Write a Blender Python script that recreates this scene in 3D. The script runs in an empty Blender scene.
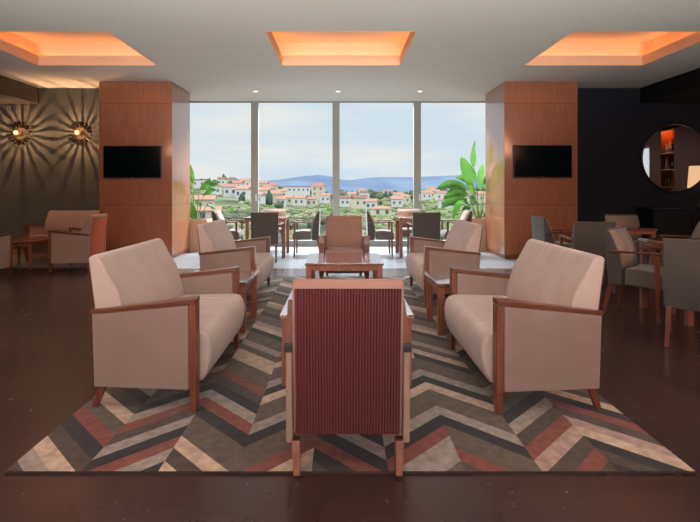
import bpy, bmesh, math, random
from mathutils import Vector, Matrix, noise
random.seed(7)
S = bpy.context.scene
COL = S.collection
PI = math.pi

# ------------------------------------------------------------------ helpers
def lin(c):
    def f(v):
        v /= 255.0
        return v/12.92 if v <= .04045 else ((v+.055)/1.055)**2.4
    return (f(c[0]), f(c[1]), f(c[2]), 1.0)

def tag(o, label=None, cat=None, group=None, kind=None):
    if label: o['label'] = label
    if cat: o['category'] = cat
    if group: o['group'] = group
    if kind: o['kind'] = kind
    return o

def empty(name, loc=(0,0,0), rz=0, label=None, cat=None, group=None):
    o = bpy.data.objects.new(name, None); COL.objects.link(o)
    o.empty_display_size = .1
    o.location = loc; o.rotation_euler = (0,0,rz)
    return tag(o, label, cat, group)

def link(name, bm, mat, parent=None, smooth=False, bevel=0, seg=2, label=None, ang=35):
    bmesh.ops.recalc_face_normals(bm, faces=bm.faces)
    me = bpy.data.meshes.new(name); bm.to_mesh(me); bm.free()
    mats = mat if isinstance(mat, (list, tuple)) else [mat]
    for m in mats: me.materials.append(m)
    o = bpy.data.objects.new(name, me); COL.objects.link(o)
    if parent: o.parent = parent
    if bevel:
        b = o.modifiers.new('bevel', 'BEVEL'); b.width = bevel; b.segments = seg
        b.limit_method = 'ANGLE'; b.angle_limit = math.radians(ang); b.harden_normals = True
    if smooth or bevel:
        for p in me.polygons: p.use_smooth = True
    if label: o['label'] = label
    return o

def box(bm, x0, x1, y0, y1, z0, z1):
    v = [bm.verts.new((x, y, z)) for x in (x0, x1) for y in (y0, y1) for z in (z0, z1)]
    for f in ((0,1,3,2), (4,6,7,5), (0,4,5,1), (2,3,7,6), (0,2,6,4), (1,5,7,3)):
        bm.faces.new([v[i] for i in f])
    return v

def hexa(bm, bottom, top):
    b = [bm.verts.new(p) for p in bottom]; t = [bm.verts.new(p) for p in top]
    bm.faces.new(b[::-1]); bm.faces.new(t)
    for i in range(4):
        j = (i+1) % 4
        bm.faces.new((b[i], b[j], t[j], t[i]))

def bar(bm, p0, p1, w0, d0, w1=None, d1=None):
    """square tapered bar, axis mostly vertical: w along x, d along y"""
    w1 = w0 if w1 is None else w1; d1 = d0 if d1 is None else d1
    q = lambda p, w, d: [(p[0]-w/2, p[1]-d/2, p[2]), (p[0]+w/2, p[1]-d/2, p[2]), (p[0]+w/2, p[1]+d/2, p[2]), (p[0]-w/2, p[1]+d/2, p[2])]
    hexa(bm, q(p0, w0, d0), q(p1, w1, d1))

def prism(bm, prof, x0, x1):
    a = [bm.verts.new((x0, y, z)) for y, z in prof]
    b = [bm.verts.new((x1, y, z)) for y, z in prof]
    bm.faces.new(a[::-1]); bm.faces.new(b)
    n = len(prof)
    for i in range(n):
        j = (i+1) % n
        bm.faces.new((a[i], a[j], b[j], b[i]))

def tube(bm, pts, r, seg=8, cap=True):
    pts = [Vector(p) for p in pts]; rings = []
    rr = r if isinstance(r, (list, tuple)) else [r]*len(pts)
    for i, p in enumerate(pts):
        t = (pts[min(i+1, len(pts)-1)] - pts[max(i-1, 0)]).normalized()
        up = Vector((0,0,1)) if abs(t.z) < .9 else Vector((1,0,0))
        a = t.cross(up).normalized(); b = t.cross(a)
        rings.append([bm.verts.new(p + rr[i]*(math.cos(2*PI*k/seg)*a + math.sin(2*PI*k/seg)*b)) for k in range(seg)])
    for i in range(len(rings)-1):
        for k in range(seg):
            bm.faces.new((rings[i][k], rings[i][(k+1) % seg], rings[i+1][(k+1) % seg], rings[i+1][k]))
    if cap:
        bm.faces.new(rings[0][::-1]); bm.faces.new(rings[-1])

def lathe(bm, prof, seg=24, c=(0,0,0), caps=True):
    rings = []
    for r, z in prof:
        rings.append([bm.verts.new((c[0]+r*math.cos(2*PI*k/seg), c[1]+r*math.sin(2*PI*k/seg), c[2]+z)) for k in range(seg)])
    for i in range(len(rings)-1):
        for k in range(seg):
            bm.faces.new((rings[i][k], rings[i][(k+1) % seg], rings[i+1][(k+1) % seg], rings[i+1][k]))
    if caps: bm.faces.new(rings[0][::-1]); bm.faces.new(rings[-1])

def kids(o): return [c for c in bpy.data.objects if c.parent == o]
def copy_tree(o, parent=None):
    ch = kids(o)
    c = o.copy(); COL.objects.link(c)
    if parent: c.parent = parent
    for k in ch: copy_tree(k, c)
    return c
def place(proto, loc, rz, label, group=None, used=set()):
    """first call moves the prototype itself, later calls copy it"""
    o = proto if proto.name not in used else copy_tree(proto)
    used.add(proto.name)
    o.location = loc; o.rotation_euler = (0,0,rz); o['label'] = label
    if group: o['group'] = group
    return o

# ------------------------------------------------------------------ materials
def new_mat(name, rough=.5, spec=.5, color=(1,1,1,1), metal=0, sheen=0):
    m = bpy.data.materials.new(name); m.use_nodes = True
    nt = m.node_tree; b = nt.nodes['Principled BSDF']
    b.inputs['Base Color'].default_value = color
    b.inputs['Roughness'].default_value = rough
    b.inputs['Metallic'].default_value = metal
    b.inputs['Specular IOR Level'].default_value = spec
    if sheen:
        b.inputs['Sheen Weight'].default_value = sheen
        b.inputs['Sheen Roughness'].default_value = .4
    return m, nt, b
def N(nt, t, **kw):
    n = nt.nodes.new(t)
    for k, v in kw.items(): setattr(n, k, v)
    return n
def noise_color(nt, b, c1, c2, scale=(5,5,5), ns=4, detail=4, lo=.3, hi=.7, bump=0, bscale=None, coord='Object'):
    tc = N(nt, 'ShaderNodeTexCoord'); mp = N(nt, 'ShaderNodeMapping'); mp.inputs['Scale'].default_value = scale
    nt.links.new(tc.outputs[coord], mp.inputs['Vector'])
    nz = N(nt, 'ShaderNodeTexNoise'); nz.inputs['Scale'].default_value = ns; nz.inputs['Detail'].default_value = detail
    nt.links.new(mp.outputs[0], nz.inputs['Vector'])
    cr = N(nt, 'ShaderNodeValToRGB')
    cr.color_ramp.elements[0].position = lo; cr.color_ramp.elements[0].color = c1
    cr.color_ramp.elements[1].position = hi; cr.color_ramp.elements[1].color = c2
    nt.links.new(nz.outputs['Fac'], cr.inputs['Fac']); nt.links.new(cr.outputs[0], b.inputs['Base Color'])
    if bump:
        n2 = N(nt, 'ShaderNodeTexNoise'); n2.inputs['Scale'].default_value = bscale or 200; n2.inputs['Detail'].default_value = 2
        nt.links.new(tc.outputs[coord], n2.inputs['Vector'])
        bp = N(nt, 'ShaderNodeBump'); bp.inputs['Strength'].default_value = bump; bp.inputs['Distance'].default_value = .004
        nt.links.new(n2.outputs['Fac'], bp.inputs['Height']); nt.links.new(bp.outputs[0], b.inputs['Normal'])
    return tc, mp, nz, cr
def plain(name, c, rough=.5, spec=.5, metal=0, var=.12, ns=6):
    m, nt, b = new_mat(name, rough, spec, metal=metal)
    l = lin(c); d = tuple(v*(1-var) for v in l[:3]) + (1,); u = tuple(min(1, v*(1+var)) for v in l[:3]) + (1,)
    noise_color(nt, b, d, u, ns=ns)
    return m
def fabric(name, c, var=.06, sheen=.3, bump=.35):
    m, nt, b = new_mat(name, .9, .15, sheen=sheen)
    l = lin(c); d = tuple(v*(1-var) for v in l[:3]) + (1,); u = tuple(min(1, v*(1+var)) for v in l[:3]) + (1,)
    noise_color(nt, b, d, u, scale=(1,1,1), ns=5, detail=8, bump=bump, bscale=350)
    return m
def wood(name, c1, c2, scale=(18,18,1.2), rough=.35, spec=.5, ns=3):
    m, nt, b = new_mat(name, rough, spec)
    noise_color(nt, b, lin(c1), lin(c2), scale=scale, ns=ns, detail=6, lo=.3, hi=.72)
    return m
def coat(m, w=1, r=.1, ior=1.6):
    b = m.node_tree.nodes['Principled BSDF']; b.inputs['Coat Weight'].default_value = w; b.inputs['Coat Roughness'].default_value = r; b.inputs['Coat IOR'].default_value = ior
    return m
def emit(name, c, strength):
    m = bpy.data.materials.new(name); m.use_nodes = True; nt = m.node_tree
    nt.nodes.remove(nt.nodes['Principled BSDF'])
    e = N(nt, 'ShaderNodeEmission'); e.inputs[0].default_value = lin(c); e.inputs[1].default_value = strength
    nt.links.new(e.outputs[0], nt.nodes['Material Output'].inputs[0])
    return m

M_side = fabric('woven_taupe', (136,113,104), sheen=.2)
M_taupe = fabric('taupe_velvet', (180,156,146), sheen=.35)
def wrinkle(m, strength=.5):
    nt = m.node_tree; b = nt.nodes['Principled BSDF']
    tc = N(nt, 'ShaderNodeTexCoord'); mp = N(nt, 'ShaderNodeMapping'); mp.inputs['Scale'].default_value = (9,1.6,1.6); nt.links.new(tc.outputs['Object'], mp.inputs[0])
    nz = N(nt, 'ShaderNodeTexNoise'); nz.inputs['Scale'].default_value = 1.6; nz.inputs['Detail'].default_value = 3; nt.links.new(mp.outputs[0], nz.inputs['Vector'])
    bp = N(nt, 'ShaderNodeBump'); bp.inputs['Strength'].default_value = strength; bp.inputs['Distance'].default_value = .02
    old = b.inputs['Normal'].links[0].from_socket
    nt.links.new(nz.outputs['Fac'], bp.inputs['Height']); nt.links.new(old, bp.inputs['Normal']); nt.links.new(bp.outputs[0], b.inputs['Normal'])
wrinkle(M_taupe)
M_chairfab = fabric('woven_beige', (150,122,108), sheen=.2)
M_red = fabric('terracotta_weave', (146,108,96), sheen=.2)
M_grey = fabric('grey_weave', (104,97,92), sheen=.25)
M_dgrey = fabric('charcoal_weave', (82,75,72), sheen=.25)
M_brown = fabric('brown_weave', (142,120,104), sheen=.25)
M_wood = wood('cherry_wood', (92,48,34), (124,70,50), rough=.3)
M_woodarm = wood('cherry_wood_arm', (84,44,32), (116,64,46), scale=(18,1.2,18), rough=.28)
M_tabletop = wood('table_top_wood', (118,72,56), (146,94,76), scale=(1.5,20,20), rough=.16, spec=.7)
coat(M_tabletop, 1, .07, 3.0)
M_tableleg = wood('table_wood', (120,68,48), (148,90,66), rough=.35)
M_dark = plain('dark_cap', (28,14,14), .4)
M_black = plain('satin_black', (14,14,16), .4)
M_metal = plain('window_metal', (132,134,128), .45, var=.04)
M_ceil = plain('ceiling_paint', (214,210,202), .9, .1, var=.02, ns=2)
M_leftwall = plain('dark_grey_wall', (84,84,78), .75, .25, var=.05)
M_rightwall = plain('midnight_wall', (34,36,46), .75, .25, var=.06)
M_beamd = plain('dark_beam', (58,54,50), .8, .2)
M_beamr = plain('dark_beam_right', (24,23,26), .85, .2)
M_plaster = plain('warm_plaster', (120,104,92), .8, .2)

# ribbed back fabric, stripes along local x
def ribbed(name, lo, mid, hi):
    m, nt, b = new_mat(name, .75, .3, sheen=.4)
    tc = N(nt, 'ShaderNodeTexCoord'); sp = N(nt, 'ShaderNodeSeparateXYZ'); nt.links.new(tc.outputs['Object'], sp.inputs[0])
    m1 = N(nt, 'ShaderNodeMath', operation='MULTIPLY'); m1.inputs[1].default_value = 1/0.0128
    nt.links.new(sp.outputs['X'], m1.inputs[0])
    fr = N(nt, 'ShaderNodeMath', operation='FRACT'); nt.links.new(m1.outputs[0], fr.inputs[0])
    cr = N(nt, 'ShaderNodeValToRGB'); cr.color_ramp.interpolation = 'LINEAR'
    e = cr.color_ramp.elements
    e[0].position = 0; e[0].color = lin(lo); e[1].position = 1; e[1].color = lin(lo)
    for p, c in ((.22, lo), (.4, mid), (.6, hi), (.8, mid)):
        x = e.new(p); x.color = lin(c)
    nt.links.new(fr.outputs[0], cr.inputs[0]); nt.links.new(cr.outputs[0], b.inputs['Base Color'])
    return m
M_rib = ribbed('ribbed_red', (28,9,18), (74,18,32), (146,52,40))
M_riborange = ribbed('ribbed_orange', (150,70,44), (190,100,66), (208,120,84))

# pillar veneer with panel seams at set heights
def veneer(name, c1, c2, rough):
    m, nt, b = new_mat(name, rough, .5)
    tc, mp, nz, cr = noise_color(nt, b, lin(c1), lin(c2), scale=(14,14,.7), ns=3, detail=7)
    sp = N(nt, 'ShaderNodeSeparateXYZ'); nt.links.new(tc.outputs['Object'], sp.inputs[0])
    prev = None
    for z in (.98, 2.82):
        s = N(nt, 'ShaderNodeMath', operation='SUBTRACT'); s.inputs[1].default_value = z; nt.links.new(sp.outputs['Z'], s.inputs[0])
        a = N(nt, 'ShaderNodeMath', operation='ABSOLUTE'); nt.links.new(s.outputs[0], a.inputs[0])
        l = N(nt, 'ShaderNodeMath', operation='LESS_THAN'); l.inputs[1].default_value = .005; nt.links.new(a.outputs[0], l.inputs[0])
        if prev:
            mx = N(nt, 'ShaderNodeMath', operation='MAXIMUM'); nt.links.new(prev.outputs[0], mx.inputs[0]); nt.links.new(l.outputs[0], mx.inputs[1]); prev = mx
        else: prev = l
    mix = N(nt, 'ShaderNodeMixRGB'); mix.inputs[2].default_value = lin((70,34,18))
    sc = N(nt, 'ShaderNodeMath', operation='MULTIPLY'); sc.inputs[1].default_value = .6; nt.links.new(prev.outputs[0], sc.inputs[0])
    nt.links.new(sc.outputs[0], mix.inputs[0]); nt.links.new(cr.outputs[0], mix.inputs[1]); nt.links.new(mix.outputs[0], b.inputs['Base Color'])
    return m
M_pillar = coat(veneer('pillar_veneer', (142,82,52), (166,102,68), .35), 1, .1, 1.6)

# ------------------------------------------------------------------ room shell
def struct(name, bm, mat, parent=None, **k):
    o = link(name, bm, mat, parent, **k)
    if parent is None: o['kind'] = 'structure'
    return o
CZ = 3.216
RX, RY0, WALLY, WINY = 9.0, -5.0, 9.45, 10.85
TILEY = 7.8
# dark floor
m, nt, b = new_mat('dark_floor', .3, .5)
tc, mp, nz, cr = noise_color(nt, b, lin((48,33,32)), lin((70,49,47)), scale=(1,1,1), ns=1.6, detail=8, lo=.3, hi=.75)
n2 = N(nt, 'ShaderNodeTexNoise'); n2.inputs['Scale'].default_value = 18; n2.inputs['Detail'].default_value = 5
nt.links.new(tc.outputs['Object'], n2.inputs['Vector'])
mr = N(nt, 'ShaderNodeMapRange'); mr.inputs['To Min'].default_value = .22; mr.inputs['To Max'].default_value = .30
nt.links.new(n2.outputs['Fac'], mr.inputs['Value']); nt.links.new(mr.outputs[0], b.inputs['Roughness'])
bk = N(nt, 'ShaderNodeTexBrick'); bk.inputs['Scale'].default_value = 1; bk.inputs['Brick Width'].default_value = 1.2; bk.inputs['Row Height'].default_value = .6
bk.inputs['Mortar Size'].default_value = .004; bk.offset = 0
nt.links.new(tc.outputs['Object'], bk.inputs['Vector'])
bp = N(nt, 'ShaderNodeBump'); bp.inputs['Strength'].default_value = .03; bp.inputs['Distance'].default_value = .002
ad = N(nt, 'ShaderNodeMath', operation='SUBTRACT'); nt.links.new(n2.outputs['Fac'], ad.inputs[0]); nt.links.new(bk.outputs['Fac'], ad.inputs[1])
nt.links.new(ad.outputs[0], bp.inputs['Height']); nt.links.new(bp.outputs[0], b.inputs['Normal'])
M_floor = m
bm = bmesh.new(); box(bm, -RX, RX, RY0, TILEY, -.2, 0); struct('floor', bm, M_floor)
# pale tiled floor strip along the window
m, nt, b = new_mat('pale_tile', .22, .5)
tc = N(nt, 'ShaderNodeTexCoord'); bk = N(nt, 'ShaderNodeTexBrick'); bk.offset = 0
for k, v in (('Scale', 1), ('Brick Width', .6), ('Row Height', .6), ('Mortar Size', .006)): bk.inputs[k].default_value = v
bk.inputs['Color1'].default_value = lin((146,151,156)); bk.inputs['Color2'].default_value = lin((138,143,148)); bk.inputs['Mortar'].default_value = lin((120,118,114))
nt.links.new(tc.outputs['Object'], bk.inputs['Vector']); nt.links.new(bk.outputs['Color'], b.inputs['Base Color'])
M_tile = m
bm = bmesh.new(); box(bm, -RX, RX, TILEY, WINY+.2, -.2, 0); struct('floor_tiles', bm, M_tile)

# ceiling with three recess openings
RECX = ((-4.77,-2.9), (-.93,.93), (2.885,4.755)); RYN, RYF = 6.085, 7.725
bm = bmesh.new()
xs = [-RX] + [v for r in RECX for v in r] + [RX]; ys = [RY0, RYN, RYF, WINY+.2]
for i in range(len(xs)-1):
    for j in range(3):
        if j == 1 and i % 2 == 1: continue
        box(bm, xs[i], xs[i+1], ys[j], ys[j+1], CZ, CZ+.12)
bmesh.ops.remove_doubles(bm, verts=bm.verts, dist=.0001)
struct('ceiling', bm, M_ceil)
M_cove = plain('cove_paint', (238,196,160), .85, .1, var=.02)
M_led = emit('warm_led_strip', (255,190,132), 7)
for k, (xa, xb) in enumerate(RECX):
    bm = bmesh.new(); t = .015
    zl = CZ+.15; out = .16; zt = 3.62
    # lip
    g = .003
    box(bm, xa-t, xa+g, RYN-t, RYF+t, CZ-.001, zl); box(bm, xb-g, xb+t, RYN-t, RYF+t, CZ-.001, zl)
    box(bm, xa+g, xb-g, RYN-t, RYN+g, CZ-.001, zl); box(bm, xa+g, xb-g, RYF-g, RYF+t, CZ-.001, zl)
    X0, X1, Y0, Y1 = xa-out, xb+out, RYN-out, RYF+out
    zs = CZ+.121
    box(bm, X0-t, X0, Y0-t, Y1+t, zs, zt); box(bm, X1, X1+t, Y0-t, Y1+t, zs, zt)
    box(bm, X0, X1, Y0-t, Y0, zs, zt); box(bm, X0, X1, Y1, Y1+t, zs, zt)
    box(bm, X0-t, X1+t, Y0-t, Y1+t, zt, zt+.02)
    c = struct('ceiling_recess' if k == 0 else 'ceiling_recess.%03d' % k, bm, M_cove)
    bm = bmesh.new(); z0, z1 = zs+.002, zs+.014
    box(bm, xa-.10, xa-.06, RYN-.1, RYF+.1, z0, z1); box(bm, xb+.06, xb+.10, RYN-.1, RYF+.1, z0, z1)
    box(bm, xa-.05, xb+.05, RYN-.10, RYN-.06, z0, z1); box(bm, xa-.05, xb+.05, RYF+.06, RYF+.10, z0, z1)
    link('light_strip', bm, M_led, c)

# pillars (wood clad)
for nm, xa, xb, y1 in (('wall_pillar_left', -4.385, -3.06, 9.93), ('wall_pillar_right', 2.96, 4.29, 10.05)):
    bm = bmesh.new(); box(bm, xa, xb, 8.88, y1, .07, CZ)
    p = struct(nm, bm, M_pillar, bevel=.006)
    bm = bmesh.new(); box(bm, xa+.01, xb-.01, 8.89, y1-.01, 0, .07)
    link('plinth', bm, wood('plinth_wood', (110,58,32), (130,72,42)), p)

# walls
bm = bmesh.new(); box(bm, -RX, -4.385, WALLY, WALLY+.15, 0, CZ); struct('wall_back_left', bm, M_leftwall)
bm = bmesh.new(); box(bm, 4.29, RX, WALLY, WALLY+.15, 0, CZ); struct('wall_back_right', bm, M_rightwall)
bm = bmesh.new(); box(bm, -RX-.15, -RX, RY0, WINY+.2, 0, CZ); struct('wall_left', bm, M_leftwall)
bm = bmesh.new(); box(bm, -RX, RX, RY0-.15, RY0, 0, CZ); struct('wall_rear', bm, M_plaster)
# closing walls between the back walls and the window line
bm = bmesh.new(); box(bm, -4.385, -4.25, 9.93, WINY+.2, 0, CZ); struct('wall_return_left', bm, M_plaster)
bm = bmesh.new(); box(bm, 4.15, 4.29, 10.05, WINY+.2, 0, CZ); struct('wall_return_right', bm, M_plaster)
# right side wall with bar niche and a tall window seen in the round mirror
bm = bmesh.new()
ws = [(RY0, 3.75, 0, CZ), (3.75, 4.55, 0, .2), (3.75, 4.55, 2.55, CZ), (4.55, 5.05, 0, CZ), (5.05, 5.62, 0, .9), (5.05, 5.62, 3.05, CZ), (5.62, WINY+.2, 0, CZ)]
for a, c, z0, z1 in ws: box(bm, RX, RX+.15, a, c, z0, z1)
struct('wall_right', bm, plain('red_brown_wall', (92,42,34), .5, .3))
# baseboards
M_base = wood('baseboard_wood', (150,88,46), (176,110,62), scale=(1,12,12))
bm = bmesh.new(); box(bm, -RX, -4.385, WALLY-.015, WALLY, 0, .1); struct('baseboard_left', bm, M_base)
bm = bmesh.new(); box(bm, 4.29, RX, WALLY-.015, WALLY, 0, .1); struct('baseboard_right', bm, M_black)
# side beams and lowered ceilings
bm = bmesh.new(); box(bm, -RX, -5.82, RY0, WALLY, 2.907, CZ); struct('ceiling_beam_left', bm, M_beamd)
bm = bmesh.new(); box(bm, 5.77, RX, RY0, WALLY, 2.93, CZ); struct('ceiling_beam_right', bm, M_beamr)

# window wall
m = bpy.data.materials.new('window_glass'); m.use_nodes = True; nt = m.node_tree; nt.nodes.remove(nt.nodes['Principled BSDF'])
tr = N(nt, 'ShaderNodeBsdfTransparent'); tr.inputs[0].default_value = (.96,.98,.98,1)
gl = N(nt, 'ShaderNodeBsdfGlossy'); gl.inputs['Roughness'].default_value = 0
mx = N(nt, 'ShaderNodeMixShader'); fz = N(nt, 'ShaderNodeFresnel'); fz.inputs[0].default_value = 1.06
nt.links.new(fz.outputs[0], mx.inputs[0]); nt.links.new(tr.outputs[0], mx.inputs[1]); nt.links.new(gl.outputs[0], mx.inputs[2])
nt.links.new(mx.outputs[0], nt.nodes['Material Output'].inputs[0]); M_glass = m
MX = (-3.72, -1.915, -.11, 1.694, 3.5)
ends = [-4.25] + list(MX[1:4]) + [4.15]
for i in range(4):
    xa, xb = ends[i], ends[i+1]
    bm = bmesh.new()
    box(bm, xa, xb, WINY, WINY+.1, 0, .13); box(bm, xa, xb, WINY, WINY+.1, CZ-.02, CZ)
    h = .078
    if i: box(bm, xa, xa+h, WINY, WINY+.12, .13, CZ-.02)
    if i < 3: box(bm, xb-h, xb, WINY, WINY+.12, .13, CZ-.02)
    w = struct('window_%d' % (i+1), bm, M_metal)
    bm = bmesh.new(); box(bm, xa+(h if i else 0), xb-(h if i < 3 else 0), WINY+.05, WINY+.056, .13, CZ-.02)
    link('pane', bm, M_glass, w)
    if i in (1, 3):
        bm = bmesh.new(); box(bm, xa+.03, xa+.05, WINY-.035, WINY, 1.05, 1.09); box(bm, xa+.03, xa+.05, WINY-.05, WINY-.035, 1.0, 1.16)
        link('handle', bm, plain('handle_metal', (210,210,208), .3), w)
# side window in the right wall
bm = bmesh.new(); 
for a, c, z0, z1 in ((3.75, 3.80, .2, 2.55), (4.5, 4.55, .2, 2.55), (3.8, 4.5, .2, .26), (3.8, 4.5, 2.49, 2.55)): box(bm, RX+.03, RX+.1, a, c, z0, z1)
w = struct('window_5', bm, M_metal)
bm = bmesh.new(); box(bm, RX+.06, RX+.066, 3.8, 4.5, .26, 2.49); link('pane', bm, M_glass, w)

# recessed ceiling downlights
M_dl = emit('downlight_glow', (255,226,180), 3)
M_rim = plain('downlight_rim', (225,222,215), .4)
def downlight(x, y, z, label, group):
    t = empty('downlight', (x, y, z), 0, label, 'ceiling light', group)
    bm = bmesh.new(); lathe(bm, [(.062,-.001), (.062,-.008), (.045,-.010), (.045,-.001), (.062,-.001)], 24, caps=False); link('rim', bm, M_rim, t)
    bm = bmesh.new(); lathe(bm, [(.044,-.0015), (.044,-.006), (.02,-.007)], 24); link('lens', bm, M_dl, t)
for x, w in ((-1.70,'left'), (-.06,'middle'), (1.57,'right')):
    downlight(x, 9.75, CZ, {'left':'small round downlight in the white ceiling, leftmost of the three by the window', 'middle':'small round downlight in the white ceiling, middle of the three by the window', 'right':'small round downlight in the white ceiling, rightmost of the three by the window'}[w], 'downlights in the ceiling by the window')

# ------------------------------------------------------------------ rug
RXA, RXB, RGY0, RGY1 = -1.48, 1.56, 2.157, 7.04
cols = 9; cw = (RXB-RXA)/cols; amp = .34; pit = .115
pal = {'o': (90,78,68), 'k': (42,39,43), 'g': (144,131,124), 'b': (182,155,136), 'r': (120,66,58), 'p': (160,132,122), 'd': (72,61,55)}
base = 'ookgookboogkoobogookbgookoogboookgdoobgokoogookb'
near = {  # sequences from w=1.785 upwards, one letter per band
 0: 'dgbdkrobdkgoob', 1: 'kgrkgdrgkoogdk', 2: 'bdbookrgkdroob', 3: 'gbrookgoobkgoo',
 4: 'dkrkgkgoookgoo', 5: 'oggrkgoobkgoob', 6: 'drookgoobkgook', 7: 'drdprdgkorgood', 8: 'kdkbpdrkbdogob'}
bm = bmesh.new(); cl = bm.loops.layers.float_color.new('Col')
def addpoly(pts, z, c):
    vs = [bm.verts.new((p[0], p[1], z)) for p in pts]
    f = bm.faces.new(vs)
    for l in f.loops: l[cl] = lin(c)
def clip(pts, yv, keep_above):
    out = []
    for i in range(len(pts)):
        a, b2 = pts[i], pts[(i+1) % len(pts)]
        ia = (a[1] >= yv) == keep_above; ib = (b2[1] >= yv) == keep_above
        if ia: out.append(a)
        if ia != ib:
            t = (yv-a[1])/(b2[1]-a[1]); out.append((a[0]+t*(b2[0]-a[0]), yv))
    return out
for c in range(cols):
    xa = RXA+c*cw; xb = xa+cw
    ya, yb = (amp, 0) if c % 2 == 0 else (0, amp)
    for n in range(48):
        w0 = 1.785+n*pit; w1 = w0+pit
        key = near[c][n] if n < len(near[c]) else base[(n + (0 if 1 < c < 7 else 3)) % len(base)]
        pts = [(xa, w0+ya), (xb, w0+yb), (xb, w1+yb), (xa, w1+ya)]
        pts = clip(pts, RGY0, True)
        if len(pts) > 2: pts = clip(pts, RGY1, False)
        if len(pts) > 2: addpoly(pts, .012, pal[key])
# edge binding (sides)
for (a, b2) in (((RXA,RGY0),(RXB,RGY0)), ((RXB,RGY0),(RXB,RGY1)), ((RXB,RGY1),(RXA,RGY1)), ((RXA,RGY1),(RXA,RGY0))):
    vs = [bm.verts.new((a[0],a[1],0)), bm.verts.new((b2[0],b2[1],0)), bm.verts.new((b2[0],b2[1],.012)), bm.verts.new((a[0],a[1],.012))]
    f = bm.faces.new(vs)
    for l in f.loops: l[cl] = lin((60,50,48))
m, nt, b = new_mat('rug_pile', .95, .1, sheen=.2)
at = N(nt, 'ShaderNodeAttribute'); at.attribute_name = 'Col'
tc = N(nt, 'ShaderNodeTexCoord'); nz = N(nt, 'ShaderNodeTexNoise'); nz.inputs['Scale'].default_value = 22; nz.inputs['Detail'].default_value = 8
nt.links.new(tc.outputs['Object'], nz.inputs['Vector'])
mr = N(nt, 'ShaderNodeMapRange'); mr.inputs['From Min'].default_value = .3; mr.inputs['From Max'].default_value = .7; mr.inputs['To Min'].default_value = .7; mr.inputs['To Max'].default_value = 1.2
nt.links.new(nz.outputs['Fac'], mr.inputs['Value'])
ml = N(nt, 'ShaderNodeVectorMath', operation='SCALE'); nt.links.new(at.outputs['Color'], ml.inputs[0]); nt.links.new(mr.outputs[0], ml.inputs['Scale'])
nt.links.new(ml.outputs[0], b.inputs['Base Color'])
n3 = N(nt, 'ShaderNodeTexNoise'); n3.inputs['Scale'].default_value = 260; nt.links.new(tc.outputs['Object'], n3.inputs['Vector'])
bp = N(nt, 'ShaderNodeBump'); bp.inputs['Strength'].default_value = .5; bp.inputs['Distance'].default_value = .004
nt.links.new(n3.outputs['Fac'], bp.inputs['Height']); nt.links.new(bp.outputs[0], b.inputs['Normal'])
rug = link('rug', bm, m)
tag(rug, 'large chevron patterned rug in brown, grey, beige and rust under the central seating', 'rug')

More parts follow.
